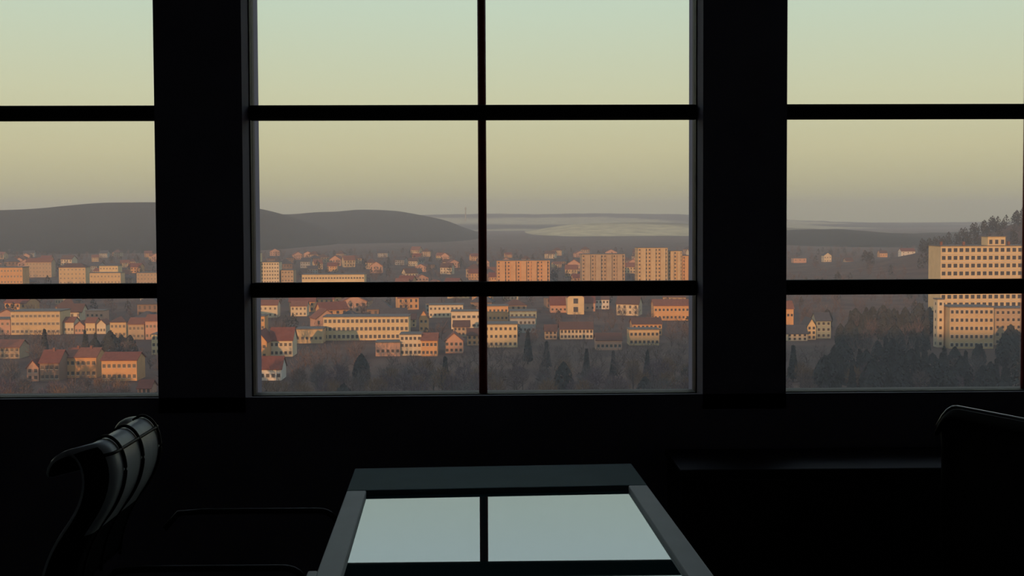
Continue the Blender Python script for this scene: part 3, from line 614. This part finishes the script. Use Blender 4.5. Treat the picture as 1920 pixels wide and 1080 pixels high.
# ------------------------------------------------------------------ trees
M_bark = mat('grey_brown_bark', (0.07, 0.055, 0.048), 0.95, 0.2, 2)
M_tw = [mat('brown_twigs', (0.13, 0.095, 0.085), 0.95, 0.25, 0.4), mat('grey_twigs', (0.12, 0.105, 0.10), 0.95, 0.25, 0.4), mat('violet_twigs', (0.12, 0.085, 0.095), 0.95, 0.25, 0.4), mat('rusty_twigs', (0.18, 0.11, 0.065), 0.95, 0.25, 0.4)]
M_ever = mat('dark_evergreen', (0.040, 0.044, 0.042), 0.95, 0.3, 0.5)
def bare_tree(seed, H, ntw):
    r_ = random.Random(seed); tk = MB(); br = MB()
    tk.tube([(0, 0, -1), (0, 0, H * .22), (r_.uniform(-.3, .3), r_.uniform(-.3, .3), H * .55), (r_.uniform(-.5, .5), r_.uniform(-.5, .5), H * .9)], [.28, .22, .14, .03], 5)
    tips = []
    for k in range(11):
        a = k * 2.4 + r_.uniform(-.4, .4); z0 = H * r_.uniform(.2, .6); L = H * r_.uniform(.26, .42); e = r_.uniform(.5, 1.15)
        p0 = Vector((0, 0, z0)); d = Vector((math.cos(a) * math.cos(e), math.sin(a) * math.cos(e), math.sin(e)))
        p1 = p0 + d * L * .5; p2 = p0 + d * L + Vector((0, 0, L * .12))
        br.tube([p0, p1, p2], [.11, .07, .02], 4); tips += [p1, p2, (p1 + p2) / 2]
    for k in range(ntw):
        a = r_.uniform(0, 6.28); z = r_.uniform(-1, 1); q = (1 - z * z) ** .5; rad = r_.uniform(.45, 1.0) ** .5
        c = Vector((math.cos(a) * q * H * .30 * rad, math.sin(a) * q * H * .30 * rad, H * .64 + z * H * .37 * rad))
        b0 = r_.choice(tips); s = c + (b0 - c) * 0.3; d = (c - s) + Vector((r_.uniform(-.4, .4), r_.uniform(-.4, .4), r_.uniform(0, .8)))
        if d.length < .6: d = d.normalized() * .6
        sd_ = d.cross(Vector((r_.uniform(-1, 1), r_.uniform(-1, 1), r_.uniform(-1, 1)))).normalized() * r_.uniform(.05, .12)
        br.add([s - sd_, s + sd_, s + d * 1.2], [(0, 1, 2)])
    return tk, br
def ever_tree(seed, H, nl, slim):
    r_ = random.Random(seed); tk = MB(); br = MB(); tk.tube([(0, 0, -1), (0, 0, H * .9)], [.3, .05], 5)
    for k in range(nl):
        t_ = r_.random(); z = H * (.12 + .88 * t_); rad = H * slim * (math.sin(math.pi * min(1, .18 + .82 * t_)) ** .7 if slim > .2 else (1 - t_) + .05) * r_.uniform(.6, 1.0) ** .5
        a = r_.uniform(0, 6.28); c = Vector((math.cos(a) * rad, math.sin(a) * rad, z)); n = Vector((math.cos(a), math.sin(a), r_.uniform(-.2, .8))).normalized()
        u = n.cross(Vector((0, 0, 1))).normalized(); v_ = n.cross(u); s = H * r_.uniform(.035, .075); q = r_.uniform(0, 6.28)
        br.add([c + (u * math.cos(q + b_) + v_ * math.sin(q + b_)) * s for b_ in (0, 2.1, 4.2)], [(0, 1, 2)])
    return tk, br
TREES = []
for i in range(8):
    tk, br = bare_tree(i, 12.0, 420)
    TREES.append((tk, br, tk.mesh('bare_tree', M_bark), br.mesh('branches', M_tw[i % 4])))
EVER = []
for i in range(5):
    tk, br = ever_tree(50 + i, 14.0, 480, 0.28 if i < 3 else 0.17)
    EVER.append((tk, br, tk.mesh('evergreen_tree', M_bark), br.mesh('foliage', M_ever)))
class Mass:
    """many trees past the nearest 300 go into one stuff mesh"""
    def __init__(s): s.V = []; s.Fc = []; s.n = 0
    def add(s, src, loc, rz, sc, mats):
        for mb, mi in ((src[1], mats),):
            v = np.array([tuple(p) for p in mb.v]) * sc; c, sn = math.cos(rz), math.sin(rz)
            v = np.stack([v[:, 0] * c - v[:, 1] * sn, v[:, 0] * sn + v[:, 1] * c, v[:, 2]], -1) + np.array(loc)
            for f in mb.f:
                for k in range(1, len(f) - 1): s.Fc.append((f[0] + s.n, f[k] + s.n, f[k + 1] + s.n))
            s.V.append(v); s.n += len(v)
    def build(s, name, m):
        if not s.V: return
        v = np.concatenate(s.V).astype(np.float32); f = np.array(s.Fc, np.int32)
        me = bpy.data.meshes.new(name); me.vertices.add(len(v)); me.vertices.foreach_set('co', v.ravel())
        me.loops.add(f.size); me.loops.foreach_set('vertex_index', f.ravel()); me.polygons.add(len(f))
        me.polygons.foreach_set('loop_start', (np.arange(len(f)) * 3).astype(np.int32)); me.polygons.foreach_set('loop_total', np.full(len(f), 3, np.int32))
        me.update(); me.materials.append(m); return tag(link(name, me), kind='stuff')
LIGHT = []                                        # cheap crowns for the masses farther off
for i in range(4): LIGHT.append(bare_tree(90 + i, 12.0, 90))
LEV = [ever_tree(95 + i, 13.0, 110, 0.28) for i in range(3)]
spots = []; cell = {}
def free(x, y, r):
    k = (int(x // 20), int(y // 20))
    for i in (-1, 0, 1):
        for j in (-1, 0, 1):
            for a, b_ in cell.get((k[0] + i, k[1] + j), ()):
                if (a - x) ** 2 + (b_ - y) ** 2 < r * r: return False
    cell.setdefault(k, []).append((x, y)); return True
for _ in range(5800):
    y = rng.uniform(335, 660); x = rng.uniform(-0.62, 0.62) * y
    px, _py = project((x, y, gz(x, y)))
    h = rng.uniform(9.5, 14.5); ev = (1540 < px < 1960 and rng.random() < .75) or (150 < px < 300 and 500 < y < 580) or rng.random() < .05
    if y > 575 and not (1500 < px < 1770 or 100 < px < 300): continue
    if ev: h *= 1.15
    if blocked(x, y, gz(x, y) + h, 4): continue
    if any(abs(x - a) < 14 and -12 < y - b_ < 24 for a, b_ in placed): continue
    if not free(x, y, 7.6): continue
    spots.append((y, x, h, ev, px))
spots.sort()
mass_b, mass_e = Mass(), Mass(); nb = ne = 0
def seen_in(px): return 'left' if px < 380 else 'middle' if px < 1390 else 'right'
for y, x, h, ev, px in spots:
    rz = rng.uniform(0, 6.28); g = gz(x, y)
    if ev:
        ti = rng.integers(5); src = EVER[ti]; sc = h / 14.0; ne += 1
    else:
        ti = rng.integers(8); src = TREES[ti]; sc = h / 12.0; nb += 1
    visible = h + g > 1.5 - 0.17 * y - 2
    if not visible: continue
    if (ev and ne <= 300) or (not ev and nb <= 300):
        o = link('evergreen_tree' if ev else 'bare_tree', src[2]); o.location = (x, y, g); o.rotation_euler = (0, 0, rz); o.scale = (sc * rng.uniform(.9, 1.2), sc * rng.uniform(.9, 1.2), sc)
        LABEL.append((o, ('dark broad evergreen tree' if ti < 3 else 'dark slim evergreen tree') if ev else 'bare %s tree' % ('brown', 'grey', 'violet-grey', 'rusty')[ti % 4], (x, y, g + h / 2), 'tree', ('evergreens' if ev else 'bare trees') + ' on the low ground'))
        link('foliage' if ev else 'branches', src[3], o)
    else:
        (mass_e if ev else mass_b).add((None, (LEV if ev else LIGHT)[rng.integers(3)][1]), (x, y, g), rz, sc * 1.05, None)
# trees between the houses farther off, and woods on the right-hand knoll
for _ in range(6200):
    y = 560 * (3.6 ** rng.random()); x = rng.uniform(-0.66, 0.64) * y
    kn_ = gz(x, y) - G0 > 10
    h = rng.uniform(7, 12) if not kn_ else rng.uniform(11, 16)
    if blocked(x, y, gz(x, y) + h, 4): continue
    if any(abs(x - a) < 16 and -12 < y - b_ < 26 for a, b_ in placed): continue
    if not free(x, y, 9.5 if not kn_ else 8): continue
    if kn_ or rng.random() < .15: mass_e.add((None, LEV[rng.integers(3)][1]), (x, y, gz(x, y)), rng.uniform(0, 6.28), h / 13 * 1.1, None)
    else: mass_b.add((None, LIGHT[rng.integers(4)][1]), (x, y, gz(x, y)), rng.uniform(0, 6.28), h / 12 * 1.1, None)
mass_b.build('bare_woods', M_tw[0]); mass_e.build('evergreen_woods', M_ever)

# ------------------------------------------------------------------ labels of the many houses and trees
LM = [(685, 612, 'the long ochre school'), (624, 522, 'the long low hall'), (980, 507, 'the leftmost panel block'), (1131, 500, 'the middle panel block'), (1224, 495, 'the tallest panel block'),
      (1080, 565, 'the bright yellow gable'), (1210, 610, 'the bright orange long house'), (939, 622, 'the plain ochre block'), (66, 600, 'the large ochre block'), (158, 608, 'the cottage row'),
      (149, 675, 'the two chimney house'), (223, 680, 'the long orange house'), (497, 690, 'the low white house'), (510, 640, 'the red roofed villa'), (505, 500, 'the stepped tower block'),
      (870, 590, 'the block with dark windows'), (727, 651, 'the pinkish plain block'), (204, 505, 'the stepped cream block'), (20, 515, 'the bright far left block'), (1495, 627, 'the cream villa'),
      (1545, 615, 'the grey-green gabled house'), (1820, 610, 'the ochre block of tight windows'), (1840, 490, 'the large cream building'), (1764, 600, 'the slender stair tower'), (1142, 636, 'the pink cottage'), (981, 590, 'the grey-green flat block')]
ORD = 'first second third fourth fifth sixth seventh eighth ninth tenth eleventh twelfth thirteenth fourteenth fifteenth sixteenth seventeenth eighteenth nineteenth twentieth'.split()
buckets = {}
for o, d, p, cat, grp in LABEL:
    u, v = project(p); k = min(LM, key=lambda q: (q[0] - u) ** 2 + 2.2 * (q[1] - v) ** 2); dx, dy = u - k[0], v - k[1]
    rel = 'left of' if dx < 0 else 'right of'
    if abs(dy) * 1.6 > abs(dx): rel = ('above' if dy < 0 else 'below')
    buckets.setdefault((d, rel, k[2]), []).append((u, o, cat, grp))
final = {}
for (d, rel, lm), items in buckets.items():        # crowded places are split into ranks by depth
    items.sort(key=lambda q: q[1].location.y); n = len(items); ranks = 1 if n <= 20 else 2 if n <= 40 else 3
    for i, it in enumerate(items):
        rk = {1: [''], 2: ['front-row ', 'back-row '], 3: ['front-row ', 'middle-row ', 'back-row ']}[ranks][min(ranks - 1, i * ranks // n)]
        final.setdefault((rk + d, rel, lm), []).append(it)
for (d, rel, lm), items in final.items():
    items.sort(key=lambda q: q[0])
    for i, (u, o, cat, grp) in enumerate(items):
        lab = '%s %s %s' % (d, rel, lm)
        if len(items) > 1: lab += ', %s from left' % (ORD[i] if i < 20 else 'twenty-' + ORD[i - 20])
        tag(o, lab, cat, grp)

# ------------------------------------------------------------------ haze over the valley
hz = MB().box(-6400, 6400, 60, 8800, -110, 105).build('haze', None); tag(hz, kind='stuff')
m = bpy.data.materials.new('valley_haze'); m.use_nodes = True; t = m.node_tree; t.nodes.clear()
o_ = t.nodes.new('ShaderNodeOutputMaterial'); vs_ = t.nodes.new('ShaderNodeVolumeScatter')
vs_.inputs['Color'].default_value = (0.99, 0.97, 1.0, 1); vs_.inputs['Density'].default_value = 1.7e-4; vs_.inputs['Anisotropy'].default_value = 0.2
t.links.new(vs_.outputs[0], o_.inputs['Volume']); hz.data.materials.append(m)
